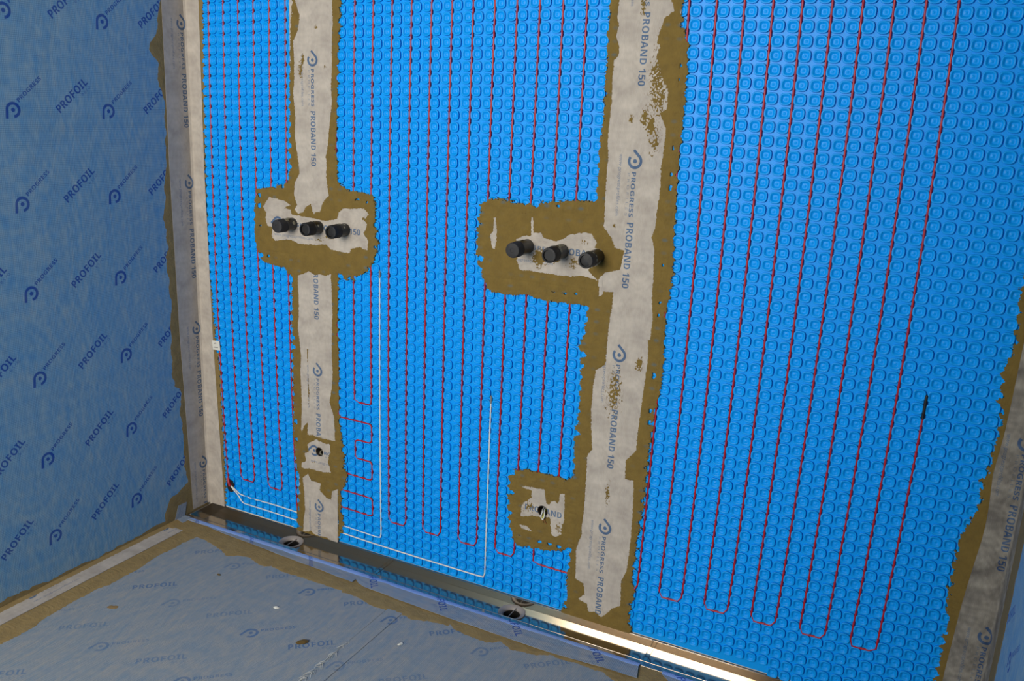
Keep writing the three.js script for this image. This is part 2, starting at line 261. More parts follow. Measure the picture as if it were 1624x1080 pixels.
// ------------------------------------------------------------------ outlines (mm) and relief meshes
class Outline {
  constructor(list) { this.p = list.map(([a, b]) => [a / 1000, b / 1000]); this.x0 = Math.min(...this.p.map((q) => q[0])); this.x1 = Math.max(...this.p.map((q) => q[0])); this.y0 = Math.min(...this.p.map((q) => q[1])); this.y1 = Math.max(...this.p.map((q) => q[1])); }
  d(x, y) {                                        // signed distance, positive inside
    const p = this.p; let best = 1e9, inside = false;
    for (let i = 0, j = p.length - 1; i < p.length; j = i++) {
      const ax = p[j][0], ay = p[j][1], bx = p[i][0] - ax, by = p[i][1] - ay, qx = x - ax, qy = y - ay;
      const t = Math.max(0, Math.min(1, (qx * bx + qy * by) / (bx * bx + by * by + 1e-12))), dx = qx - t * bx, dy = qy - t * by;
      const e = dx * dx + dy * dy; if (e < best) best = e;
      if ((p[i][1] > y) !== (ay > y) && x < ax + (y - ay) / by * bx) inside = !inside;
    }
    best = Math.sqrt(best); return inside ? best : -best;
  }
  far(x, y, m) { return x < this.x0 - m || x > this.x1 + m || y < this.y0 - m || y > this.y1 + m; }
}
// A crust with a free outline: the part of a grid where f(a, b) > 0, standing top(a, b, f) high, with edges down to bottom(a, b).
function relief([a0, a1, b0, b1], step, f, top, bottom, map3, colour, flip) {
  const na = Math.ceil((a1 - a0) / step) + 1, nb = Math.ceil((b1 - b0) / step) + 1;
  const F = new Float32Array(na * nb);
  for (let j = 0; j < nb; j++) for (let i = 0; i < na; i++) F[j * na + i] = f(a0 + i * step, b0 + j * step);
  const pos = [], uv = [], col = [], idx = [], cache = new Map();
  const put = (a, b, h) => { const v = map3(a, b, h); pos.push(v[0], v[1], v[2]); uv.push(a, b); const c = colour ? colour(a, b) : [1, 1, 1]; col.push(...c); return pos.length / 3 - 1; };
  const node = (i, j) => { const k = j * na + i; if (!cache.has(k)) { const a = a0 + i * step, b = b0 + j * step; cache.set(k, [put(a, b, top(a, b, F[k])), a, b]); } return cache.get(k); };
  const edge = (i, j, i2, j2) => {
    const k1 = j * na + i, k2 = j2 * na + i2, key = 1e8 + Math.min(k1, k2) * 2 + (i !== i2 ? 0 : 1);
    if (!cache.has(key)) { const t = Math.min(0.97, Math.max(0.03, F[k1] / (F[k1] - F[k2]))), a = a0 + (i + (i2 - i) * t) * step, b = b0 + (j + (j2 - j) * t) * step; cache.set(key, [put(a, b, top(a, b, 0)), a, b, -1]); }
    return cache.get(key);
  };
  const tri = (p, q, r) => (flip ? idx.push(p, r, q) : idx.push(p, q, r));
  for (let j = 0; j < nb - 1; j++) for (let i = 0; i < na - 1; i++) {
    const C = [[i, j], [i + 1, j], [i + 1, j + 1], [i, j + 1]], poly = [];
    for (let k = 0; k < 4; k++) {
      const [p, q] = C[k], [p2, q2] = C[(k + 1) % 4], in1 = F[q * na + p] > 0, in2 = F[q2 * na + p2] > 0;
      if (in1) poly.push([node(p, q), 0]);
      if (in1 !== in2) poly.push([edge(p, q, p2, q2), in1 ? 1 : 2]);
    }
    for (let k = 1; k + 1 < poly.length; k++) tri(poly[0][0][0], poly[k][0][0], poly[k + 1][0][0]);
    for (let k = 0; k < poly.length; k++) {
      const [e1, t1] = poly[k], [e2, t2] = poly[(k + 1) % poly.length];
      if (t1 === 1 && t2 === 2) {
        const p1 = put(e1[1], e1[2], top(e1[1], e1[2], 0)), p2 = put(e2[1], e2[2], top(e2[1], e2[2], 0)), q1 = put(e1[1], e1[2], bottom(e1[1], e1[2])), q2 = put(e2[1], e2[2], bottom(e2[1], e2[2]));
        tri(p2, p1, q1); tri(p2, q1, q2);
      }
    }
  }
  const g = new THREE.BufferGeometry();
  g.setAttribute('position', new THREE.Float32BufferAttribute(pos, 3)); g.setAttribute('uv', new THREE.Float32BufferAttribute(uv, 2));
  g.setAttribute('color', new THREE.Float32BufferAttribute(col, 3)); g.setIndex(idx); g.computeVertexNormals();
  return g;
}
// flexible strips: rows of points across, swept along; uv given per point
function ribbon(rows, thick, normal) {
  const pos = [], uv = [], idx = [], n = rows[0].length, m = rows.length;
  for (const s of [1, 0]) for (const row of rows) for (const q of row) {
    const nn = q.n || normal; pos.push(q.p[0] + nn[0] * thick * s, q.p[1] + nn[1] * thick * s, q.p[2] + nn[2] * thick * s); uv.push(q.uv[0], q.uv[1]);
  }
  const a = (s, i, j) => s * n * m + i * n + j;
  const quad = (p, q, r, t) => idx.push(p, q, r, p, r, t);
  for (let i = 0; i < m - 1; i++) for (let j = 0; j < n - 1; j++) { quad(a(0, i, j), a(0, i + 1, j), a(0, i + 1, j + 1), a(0, i, j + 1)); quad(a(1, i, j), a(1, i, j + 1), a(1, i + 1, j + 1), a(1, i + 1, j)); }
  for (let i = 0; i < m - 1; i++) { quad(a(0, i, 0), a(0, i + 1, 0), a(1, i + 1, 0), a(1, i, 0)); quad(a(0, i, n - 1), a(1, i, n - 1), a(1, i + 1, n - 1), a(0, i + 1, n - 1)); }
  for (let j = 0; j < n - 1; j++) { quad(a(0, 0, j), a(0, 0, j + 1), a(1, 0, j + 1), a(1, 0, j)); quad(a(0, m - 1, j), a(1, m - 1, j), a(1, m - 1, j + 1), a(0, m - 1, j + 1)); }
  const g = new THREE.BufferGeometry();
  g.setAttribute('position', new THREE.Float32BufferAttribute(pos, 3)); g.setAttribute('uv', new THREE.Float32BufferAttribute(uv, 2));
  g.setIndex(idx); const h = g.toNonIndexed(); h.computeVertexNormals();
  return h;
}
const along = (list, t) => {                     // y -> x through a list of [x, y] sorted by falling y (mm), or x -> z
  for (let i = 0; i + 1 < list.length; i++) { const [xa, ya] = list[i], [xb, yb] = list[i + 1]; if ((t * 1000 - ya) * (t * 1000 - yb) <= 0) return (xa + (xb - xa) * (t * 1000 - ya) / (yb - ya)) / 1000; }
  return (Math.abs(t * 1000 - list[0][1]) < Math.abs(t * 1000 - list[list.length - 1][1]) ? list[0][0] : list[list.length - 1][0]) / 1000;
};

// ------------------------------------------------------------------ mortar fields on the back wall
const leftOut = new Outline(LEFT_OUT), rightOut = new Outline(RIGHT_OUT);
const leftHoles = [LEFT_TOP, LEFT_PATCH, LEFT_MID, LEFT_HOLE, LEFT_LOW].map((l) => new Outline(l));
const rightHoles = [RIGHT_TAPE, RIGHT_PATCH, RIGHT_STREAK, RIGHT_HOLE, RIGHT_HOLE_CHIP].map((l) => new Outline(l));
// where dry mortar drags over the band: [x, y, rx, ry, how much stays]
const DRAGS = [[1.382, -0.17, 0.026, 0.10, 0.1], [1.359, -0.245, 0.012, 0.022, 0.9], [1.376, -0.262, 0.014, 0.03, 0.7], [1.326, -0.25, 0.006, 0.010, 1], [1.388, -0.30, 0.020, 0.055, -0.1], [1.336, -0.92, 0.026, 0.085, 0.05], [1.34, -1.195, 0.010, 0.05, 0.3], [1.396, -0.835, 0.011, 0.022, 0.8], [1.335, 0.0, 0.010, 0.04, 0.4],
  [1.304, -0.502, 0.004, 0.006, 1], [1.395, -0.20, 0.014, 0.05, 0.35], [0.364, -0.135, 0.008, 0.026, 0.5], [0.357, -0.165, 0.010, 0.03, 0.15], [0.412, -0.052, 0.007, 0.007, 0.4], [0.364, -0.979, 0.003, 0.03, 0.8], [0.366, -1.10, 0.003, 0.06, 0.1], [0.44, -0.155, 0.006, 0.006, 0.7], [0.45, -0.62, 0.02, 0.008, 0.2], [0.415, -0.633, 0.02, 0.008, 0.2], [1.155, -0.60, 0.018, 0.020, 0.5], [1.112, -0.603, 0.024, 0.028, 1], [1.20, -0.61, 0.03, 0.025, -0.1], [1.205, -0.60, 0.012, 0.012, 0.8], [1.23, -0.55, 0.02, 0.014, -0.15], [1.12, -1.29, 0.03, 0.03, -0.1], [1.21, -1.33, 0.014, 0.03, -0.1], [0.38, -1.325, 0.02, 0.014, 0.1], [0.57, -0.555, 0.012, 0.008, 0.3]];
const overBand = (x, y) => Math.abs(x - 0.3985) < 0.08 || Math.abs(x - 1.345) < 0.085 || (x > 0.20 && x < 0.60 && y > -0.68 && y < -0.515) || (x > 0.955 && x < 1.29 && y > -0.665 && y < -0.495) || (x > 1.08 && x < 1.24 && y > -1.38 && y < -1.215);
function mortarField(out, holes, deg) {
  return (x, y) => {
    if (out.far(x, y, 0.02)) return -0.02;
    const s = matAt(x), [c, r] = latticeInverse(s, x, y), ro = r - WARP[s].row;
    let o = out.d(x, y);
    if (o > -0.02 && o < 0.03) {
      o += 0.0036 * fbm(x * 60, y * 60, 3) + (0.0022 + 0.0026 * noise(x * 9, y * 9)) * Math.cos(2 * Math.PI * ro) + 0.0010 * Math.cos(2 * Math.PI * c) + 0.0040 * noise(x * 170, y * 420) + 0.0026 * noise(x * 480, y * 400);
      const ci = Math.floor(c), ri = Math.floor(ro);
      if (o > 0 && o < 0.026 && !overBand(x, y) && hash(ci * 7 + s, ri) < 0.34) { const [sx, sy] = lattice(s, ci + 0.5, ri + 0.5 + WARP[s].row); o = Math.min(o, Math.hypot(x - sx + 0.003 * noise(x * 90, y * 90), y - sy) - 0.003 - 0.006 * hash(ri, ci)); }
    }
    if (o <= 0) return o;
    let e = -1;
    for (const h of holes) if (!h.far(x, y, 0.015)) e = Math.max(e, h.d(x, y));
    if (e > -0.015) {
      e += 0.0022 * fbm(x * 120 + 5, y * 120, 4) + 0.0012 * noise(x * 420, y * 300);
      for (let [dx, dy, rx, ry, k] of DRAGS) { if (k < 0.3) { rx *= 1.4; ry *= 1.4; } const q = Math.hypot((x - dx) / rx, (y - dy) / ry); if (q < 1.25) { const m = 1 - q + 0.55 * (k - 0.5) + 0.75 * fbm(x * 420, y * 110, 2); if (m > 0.35) e = Math.min(e, -(m - 0.35) * 0.006); } }
    }
    for (const [hx, hy, hr] of HOLES) e = Math.max(e, hr + 0.0008 - Math.hypot(x - hx, y - hy));
    return Math.min(o, -e);
  };
}
const inTape = (holes, x, y) => { let e = -1; for (const h of holes) if (!h.far(x, y, 0.012)) e = Math.max(e, h.d(x, y)); return e > -0.012; };
const mortarTop = (holes) => (x, y, f) => {
  const s = matAt(x), [c, r] = latticeInverse(s, x, y), ro = r - WARP[s].row;
  const dc = Math.abs(c - Math.round(c)), dr = Math.abs(ro - Math.round(ro));
  const groove = Math.exp(-Math.pow(Math.min(dc, dr) / 0.09, 2));
  return 0.0026 - 0.0011 * Math.exp(-Math.max(0, f) / 0.004) - (overBand(x, y) ? 0 : 0.0010) * groove * Math.min(1, Math.max(0, f) / 0.01) + 0.0004 * fbm(x * 30, y * 30, 2);
};
const mortarColour = (out) => (x, y) => {
  const s = matAt(x), [c, r] = latticeInverse(s, x, y), ro = r - WARP[s].row, o = out ? out.d(x, y) : 1;
  const k = 1 + 0.14 * fbm(x * 22, y * 22, 3) + 0.06 * noise(x * 200, y * 60);
  const col = [0.160 * k, 0.106 * k, 0.021 * k];
  if (o < 0.075) {                                                  // thin over the studs: the blue shows through
    const ci = Math.floor(c), ri = Math.floor(ro), q = Math.hypot((c - ci - 0.5) / 0.30, (ro - ri - 0.5 - 0.05) / 0.17);
    const t = Math.max(0, 1 - q * q) * Math.max(0, hash(ci + 40 * s, ri + 11) - 0.45) * 1.1 * Math.max(0, 1 - o / 0.075);
    col[0] += (0.03 - col[0]) * t; col[1] += (0.13 - col[1]) * t; col[2] += (0.20 - col[2]) * t;
  }
  return col;
};
const onBack = (x, y, h) => [x, y, h];
const leftField = mortarField(leftOut, leftHoles), rightField = mortarField(rightOut, rightHoles);
const STEP = 0.0021;
tag(mesh('adhesive_smear', relief([0.165, 0.625, -1.578, 0.07], STEP, leftField, mortarTop(leftHoles), (x, y) => (inTape(leftHoles, x, y) ? 0.0008 : -0.0056), onBack, mortarColour(leftOut)), M.mortar),
  'olive brown adhesive trowelled along the left sealing band and around the left pipe plugs', 'adhesive');
tag(mesh('adhesive_smear', relief([0.925, 1.465, -1.578, 0.06], STEP, rightField, mortarTop(rightHoles), (x, y) => (inTape(rightHoles, x, y) ? 0.0008 : -0.0056), onBack, mortarColour(rightOut)), M.mortar),
  'olive brown adhesive trowelled along the wide right sealing band and around the right pipe plugs', 'adhesive');

// adhesive under the two corner bands
const cornerLeftEdge = (y) => along(CORNER_L, y), cornerRightEdge = (y) => along(CORNER_R, y);
function edgeField(edge, sign, s) {
  return (x, y) => {
    const [c, r] = latticeInverse(s, x, y), ro = r - WARP[s].row;
    return sign * (x - edge(y)) + 0.006 * fbm(x * 70, y * 50, 3) + (0.0025 + 0.003 * noise(x * 8, y * 11)) * Math.cos(2 * Math.PI * ro) - 0.001 + 0.0038 * noise(x * 170, y * 380) + 0.0015 * noise(x * 400, y * 400);
  };
}
const wallLOut = new Outline([[-5, 61], ...WALL_L_OUT, [811, -1620], [-5, -1620]]);
{
  const t = thing('adhesive_bead', 'yellowish brown adhesive squeezed out along the left corner band', 'adhesive');
  mesh('back_wall_bead', relief([XL + 0.002, 0.03, -1.566, 0.07], STEP, (x, y) => (x < XL + 0.006 ? -0.001 : edgeField(cornerLeftEdge, -1, 0)(x, y)), () => 0.0004, () => -0.0056, onBack, (x, y) => { const k = 1 + 0.15 * fbm(x * 40, y * 40); return [0.19 * k, 0.135 * k, 0.045 * k]; }), M.mortar, t);
  mesh('side_wall_bead', relief([0.003, 0.80, -1.5825, 0.06], 0.004, (z, y) => wallLOut.d(z, y) + 0.002 * fbm(z * 60, y * 60, 3) + 0.007 * fbm(z * 14, y * 14, 2) + 0.001, (z, y, f) => 0.0002 + 0.0007 * Math.min(1, Math.max(0, f) / 0.012), () => 0, (z, y, h) => [XL + 0.0008 + h, y, z], (z, y) => { const k = 1 + 0.14 * fbm(z * 25, y * 25, 3); return [0.21 * k, 0.155 * k, 0.062 * k]; }, true), M.mortar, t);
}
{
  const t = thing('adhesive_bead', 'dark brown adhesive squeezed out along the right corner band', 'adhesive');
  mesh('back_wall_bead', relief([2.13, XR - 0.002, -1.566, 0.06], STEP, edgeField(cornerRightEdge, 1, 2), () => 0.0006, () => -0.0056, onBack, mortarColour(null)), M.mortar, t);
  mesh('side_wall_bead', relief([0.002, 0.20, -1.580, 0.4], 0.004, (z, y) => 0.165 - z + 0.016 * fbm(z * 3 + 2, y * 7, 2) + 0.004 * fbm(z * 40, y * 40), () => 0.0008, () => 0, (z, y, h) => [XR - 0.0008 - h, y, z], (z, y) => { const k = 1 + 0.14 * fbm(z * 25, y * 25, 3); return [0.17 * k, 0.125 * k, 0.05 * k]; }), M.mortar, t);
}

// ------------------------------------------------------------------ studded mats
const R1 = 0.0127;
function studGeometry(seg = 20) {
  const rings = [[0.0124, -0.0055], [0.0131, -0.0012], [0.0126, -0.0001], [0.0109, 0], [0.0104, -0.0004], [0.0087, -0.0006], [0.0068, -0.0036], [0.0046, -0.0044], [0.0014, -0.0029]];
  const pos = [], idx = [];
  rings.forEach(([h, z], k) => {
    const n = k < 5 ? 3.1 : k < 7 ? 4 : 4;
    for (let i = 0; i < seg; i++) { const a = (i + 0.5) / seg * Math.PI * 2, c = Math.cos(a), s = Math.sin(a), q = h / Math.pow(Math.pow(Math.abs(c), n) + Math.pow(Math.abs(s), n), 1 / n); pos.push(c * q, s * q, z); }
  });
  pos.push(0, 0, -0.0024);
  for (let k = 0; k + 1 < rings.length; k++) for (let i = 0; i < seg; i++) { const a = k * seg + i, b = k * seg + (i + 1) % seg, c = a + seg, d = b + seg; idx.push(a, b, d, a, d, c); }
  const last = (rings.length - 1) * seg; for (let i = 0; i < seg; i++) idx.push(last + i, last + (i + 1) % seg, rings.length * seg);
  let g = new THREE.BufferGeometry(); g.setAttribute('position', new THREE.Float32BufferAttribute(pos, 3)); g.setIndex(idx); g.computeVertexNormals();
  return g;
}
const studGeo = studGeometry();
const MATS = [
  { x0: XL + 0.003, x1: 0.372, c0: -2, c1: 13, bottom: -1.574, label: 'narrow blue studded mat between the left corner band and the left sealing band' },
  { x0: 0.374, x1: 1.344, c0: 13, c1: 45, bottom: -1.576, label: 'blue studded mat between the two vertical sealing bands' },
  { x0: 1.346, x1: XR - 0.003, c0: 45, c1: 75, bottom: -1.575, label: 'blue studded mat right of the right sealing band, holding the black cable end' }];
const hidden = (x, y) => (leftField(x, y) > 0.018 && leftOut.d(x, y) > 0.03) || rightOut.d(x, y) > 0.03 || leftOut.d(x, y) > 0.03 || x < cornerLeftEdge(y) - 0.03 || x > cornerRightEdge(y) + 0.03;
MATS.forEach((m, s) => {
  const t = thing('studded_mat', m.label, 'mat');
  mesh('base_sheet', holedPlate(m.x0, m.x1, m.bottom, 0.26, ZB, -0.0055, HOLES), M.mat, t);
  const list = [];
  for (let c = m.c0; c < m.c1; c++) for (let k = -5; k < 54; k++) {
    const [x, y] = lattice(s, c + 0.5, k + 0.5 + m_row(s));
    if (y - 0.007 < m.bottom || x < m.x0 + 0.004 || x > m.x1 - 0.004 || hidden(x, y) || HOLES.some(([hx, hy, hr]) => Math.hypot(x - hx, y - hy) < hr + 0.013)) continue;
    const cut = y - 0.0135 < m.bottom, seen = y < 0.0 && leftOut.d(x, y) < 0 && rightOut.d(x, y) < 0 && x > cornerLeftEdge(y) + 0.01 && x < cornerRightEdge(y) - 0.01;
    const [x2, y2] = lattice(s, c + 1, k + 0.5 + m_row(s));
    const fx = 800, near = Math.hypot(x - camera.position.x, y - camera.position.y, camera.position.z);
    // does the stud stand inside the photograph's frame
    const v = V(x, y, 0).project(camera);
    list.push({ x, y, turn: Math.atan2(y2 - y, x2 - x), rank: seen && Math.abs(v.x) < 0.99 && Math.abs(v.y) < 0.99 ? near : near + 100, cut });
  }
  list.sort((p, q) => p.rank - q.rank);
  for (const q of list.slice(0, 300)) { const o = mesh('stud', studGeo, M.mat, t); o.position.set(q.x, q.y, 0); o.rotation.z = q.turn; }
  const rest = list.slice(300), im = new THREE.InstancedMesh(studGeo, M.mat, rest.length), mx = new THREE.Matrix4();
  rest.forEach((q, i) => { mx.makeRotationZ(q.turn).setPosition(q.x, q.y, 0); im.setMatrixAt(i, mx); });
  im.name = 'stud_field'; im.castShadow = im.receiveShadow = true; im.userData.kind = 'stuff'; t.add(im);
});
function m_row(s) { return WARP[s].row; }

// ------------------------------------------------------------------ heating cable, laid in the gaps of the studs
const CZ = -0.0018;
const gap = (s, c, k, z = CZ) => { const [x, y] = lattice(s, c, k + m_row(s)); return V(x, y, z); };
function route(s, stops, z, bend = 0.42) {       // stops are gap crossings (column, row); corners are rounded
  const pts = [];
  for (let i = 0; i < stops.length; i++) {
    const [c, k] = stops[i];
    if (i === 0 || i === stops.length - 1) pts.push(gap(s, c, k, z));
    else {
      const [ca, ka] = stops[i - 1], [cb, kb] = stops[i + 1], la = Math.hypot(c - ca, k - ka), lb = Math.hypot(cb - c, kb - k);
      for (const t of [1, 0.45]) pts.push(gap(s, c + (ca - c) / la * bend * t + (t < 1 ? (cb - c) / lb * bend * 0.06 : 0), k + (ka - k) / la * bend * t + (t < 1 ? (kb - k) / lb * bend * 0.06 : 0), z));
      for (const t of [0.45, 1]) pts.push(gap(s, c + (cb - c) / lb * bend * t + (t < 1 ? (ca - c) / la * bend * 0.06 : 0), k + (kb - k) / lb * bend * t + (t < 1 ? (ka - k) / la * bend * 0.06 : 0), z));
    }
    if (i + 1 < stops.length) { const [c2, k2] = stops[i + 1], n = Math.floor(Math.hypot(c2 - c, k2 - k) / 4); for (let j = 1; j < n; j++) pts.push(gap(s, c + (c2 - c) * j / n, k + (k2 - k) * j / n, z)); }
  }
  return pts;
}
const runGeo = (s, stops, r = 0.0026, z = CZ) => { const p = route(s, stops, z); return tube(p, r, p.length * 4, 8); };
{
  const TOP = -5;
  const t = thing('heating_cable', 'red heating cable looped up and down between the blue studs across the whole wall', 'cable');
  const left = [[[0, 49.5], [0, TOP], [2, TOP], [2, 49], [4, 49], [4, TOP], [6, TOP], [6, 49], [8, 49], [8, TOP], [10, TOP], [10, 51], [12.5, 51]]];
  const middle = [[[16, TOP], [16, 38], [20, 38], [20, 40], [18, 40], [18, 42], [20, 42], [20, 44], [16, 44], [16, 46], [20, 46], [20, 48], [16, 48]], [[18, TOP], [18, 36], [20, 36], [20, TOP], [22, TOP], [22, 48], [24, 48], [24, TOP], [26, TOP], [26, 48], [28, 48], [28, TOP], [30, TOP], [30, 48], [32, 48], [32, TOP], [34, TOP], [34, 48], [36, 48], [36, TOP], [38, TOP], [38, 48], [43, 48]], [[40, TOP], [40, 42]]];
  const right = [[[46.5, 48], [48, 48], [48, TOP], [50, TOP], [50, 48], [52, 48], [52, TOP], [54, TOP], [54, 48], [56, 48], [56, TOP], [58, TOP], [58, 48], [60, 48], [60, TOP], [62, TOP], [62, 48], [64, 48], [64, TOP], [66, TOP], [66, 48], [68, 48], [68, 28]]];
  // each straight run and each turn between two runs is a piece of its own
  const cut = (s, lists) => {
    for (const stops of lists) {
      let piece = [stops[0]];
      for (let i = 1; i < stops.length; i++) {
        piece.push(stops[i]);
        const long = Math.abs(stops[i][1] - stops[i - 1][1]) > 20;
        if (long && i + 1 < stops.length) {              // split in the middle of the long run, above the frame or under it the ends meet
          const mid = [stops[i][0], (stops[i][1] + stops[i - 1][1]) / 2];
          if (piece.length > 2) { mesh('cable_run', runGeo(s, [...piece.slice(0, -1), mid]), M.cable, t); piece = [mid, stops[i]]; }
        }
      }
      mesh('cable_run', runGeo(s, piece), M.cable, t);
    }
  };
  cut(0, left); cut(1, middle); cut(2, right);
  const e = mesh('end_sleeve', tube([gap(2, 68, 28.15, -0.0018), gap(2, 68, 27.3, -0.0014), gap(2, 68, 26.5, -0.0016)], 0.0037, 12, 10), M.black, t);
  e.userData.label = 'black end sleeve';
  const ends = merge([26.5, 28.15].map((k) => { const p = gap(2, 68, k, -0.0016); return new THREE.SphereGeometry(0.0037, 10, 8).translate(p.x, p.y, p.z); }));
  mesh('sleeve_cap', ends, M.black, t);
  // white label folded round the cable beside the corner band
  const lab = mesh('label_tag', merge([rbox(0.031, 0.031, 0.0016, 0.0007, 0, 0, 0), rbox(0.031, 0.031, 0.0008, 0.0003, 0, 0, -0.0014)]), M.paper, t);
  lab.position.set(-0.001, -1.014, 0.004); lab.rotation.z = 0.06; lab.rotation.x = 0.04; lab.userData.label = 'white label tag';
  mesh('label_print', merge([rbox(0.011, 0.0028, 0.0004, 0.0001, -0.001, 0.0075, 0.001).rotateZ(0.25), ...[0, 1, 2].map((i) => rbox(0.0038, 0.0036, 0.0004, 0.0001, -0.0052 + i * 0.0052, -0.0065, 0.001))]), M.tip, lab);
}
{
  const p = gap(0, 0.35, 50.1, -0.001);
  const t = thing('cable_joint', 'dark red cable joint in a small cut hole beside the left corner band', 'joint', [p.x, p.y, 0]);
  mesh('hole_shade_disc', new THREE.CylinderGeometry(0.017, 0.017, 0.003, 18).rotateX(Math.PI / 2).scale(0.95, 1.25, 1).translate(0, -0.006, 0.0006), M.dark, t);  // solid dark disc; the shade of the cut hole is its colour
  mesh('red_sleeve', tube([V(-0.010, 0.022, 0.0015), V(-0.004, 0.010, 0.005), V(0.002, -0.004, 0.006)], 0.0046, 14, 10), M.cable, t);
}
function sensor(label, stopsL, stopsM) {
  const t = thing('sensor_cable', label, 'cable', [0, 0, 0]);
  const z = -0.0016, r = 0.0021;
  const L = route(0, stopsL, z), m = route(1, stopsM, z, 0.35);
  const start = gap(0, 0.35, 50.1, 0.004);
  mesh('sheath', tube([start, start.clone().lerp(L[0], 0.5).setZ(0.002), ...L], r, 120, 8), M.white, t);
  mesh('sheath', tube(m, r, m.length * 6, 8), M.white, t);
  const [c, k] = stopsM[stopsM.length - 1], tip = mesh('sensor_tip', tube([gap(1, c, k + 0.45, z), gap(1, c, k, z), gap(1, c, k - 0.25, z)], 0.0030, 8, 10), M.tip, t);
  tip.userData.label = 'grey sensor tip';
}
sensor('shorter white sensor cable, its upright run beside the left pipe plugs', [[1.7, 51], [13, 51]], [[13.5, 50.2], [21, 50.2], [21, 22.9]]);
sensor('longer white sensor cable, its upright run left of the right pipe plugs', [[1.3, 51.2], [1.9, 52], [13, 52]], [[13.5, 51.1], [33, 51.1], [33, 32.95]]);

// ------------------------------------------------------------------ sealing bands
const BW = 0.150, PER = 0.460, ZT = 0.0006;
// vertical band on the back wall: print axis at axis(y), logo phase y0, print period per
function backBand(name, label, axis, y1, y0, logo, per, half = [0.078, 0.072], cap = 48) {
  const rows = [];
  for (let i = 0; i <= cap; i++) {
    const y = y1 + (y0 - y1) * i / cap, a = axis(y), row = [];
    for (let j = 0; j <= 10; j++) { const d = -half[0] + (half[0] + half[1]) * j / 10; row.push({ p: [a + d, y, ZT + 0.00025 * fbm((a + d) * 20, y * 20)], uv: [(0.078 + d) / BW, 1 - (0.06 + (logo - y) / per * PER) / PER] }); }
    rows.push(row);
  }
  return rows;
}
const axis1 = (y) => 0.3985 + 0.002 * Math.sin(y * 4);
const band2 = backBand('', '', (y) => 1.345 - 0.004 * y * y * 0.5 - 0.001, 0.2, -1.578, -0.346, 0.474, [0.0765, 0.0795]);
const cutHole = (geo) => geo;
{
  const t = thing('sealing_band', 'pale printed sealing band running straight down through the left group of pipe plugs', 'sealing band');
  mesh('upper_length', ribbon(backBand('', '', axis1, 0.2, -1.258, -0.138, 0.4455), 0.0005, [0, 0, 1]), M.band, t);
  mesh('lower_length', ribbon(backBand('', '', axis1, -1.318, -1.578, -0.138, 0.4455), 0.0005, [0, 0, 1]), M.band, t);
}
tag(mesh('sealing_band', ribbon(band2, 0.0005, [0, 0, 1]), M.band), 'pale printed sealing band with rubbed adhesive running down beside the right pipe plugs', 'sealing band');
// short pieces across: text reads to the right
function piece(x0, x1, y0, y1, logoX, axisY, holes, z) {
  const s = new THREE.Shape([[x0, y0], [x1, y0], [x1, y1], [x0, y1]].map(([a, b]) => new THREE.Vector2(a, b)));
  for (const [hx, hy, hr] of holes) { const p = new THREE.Path(); p.absarc(hx, hy, hr, 0, Math.PI * 2, true); s.holes.push(p); }
  const g = new THREE.ExtrudeGeometry(s, { depth: 0.0005, bevelEnabled: false, curveSegments: 24 }).translate(0, 0, z);
  const p = g.attributes.position, uv = g.attributes.uv;
  for (let i = 0; i < p.count; i++) uv.setXY(i, (0.078 + (p.getY(i) - axisY)) / BW, 1 - (0.06 + p.getX(i) - logoX) / PER);
  return g;
}
const Z2 = ZT + 0.0005;
tag(mesh('sealing_band', piece(0.205, 0.592, -0.675, -0.522, 0.262, -0.596, [], Z2), M.band), 'short sealing band lying across behind the left group of pipe plugs', 'sealing band');
tag(mesh('sealing_band', piece(0.962, 1.285, -0.655, -0.502, 1.022, -0.578, [], Z2), M.band), 'short sealing band lying across behind the right group of pipe plugs', 'sealing band');
tag(mesh('sealing_band', piece(0.326, 0.472, -1.366, -1.238, 0.384, -1.288, [HOLES[0]], Z2 + 0.0004), M.band), 'square sealing patch around the cable outlet on the left band', 'sealing band');
tag(mesh('sealing_band', piece(1.085, 1.232, -1.375, -1.222, 0.967, -1.291, [HOLES[1]], Z2), M.band), 'square sealing patch around the cable outlet left of the right band', 'sealing band');
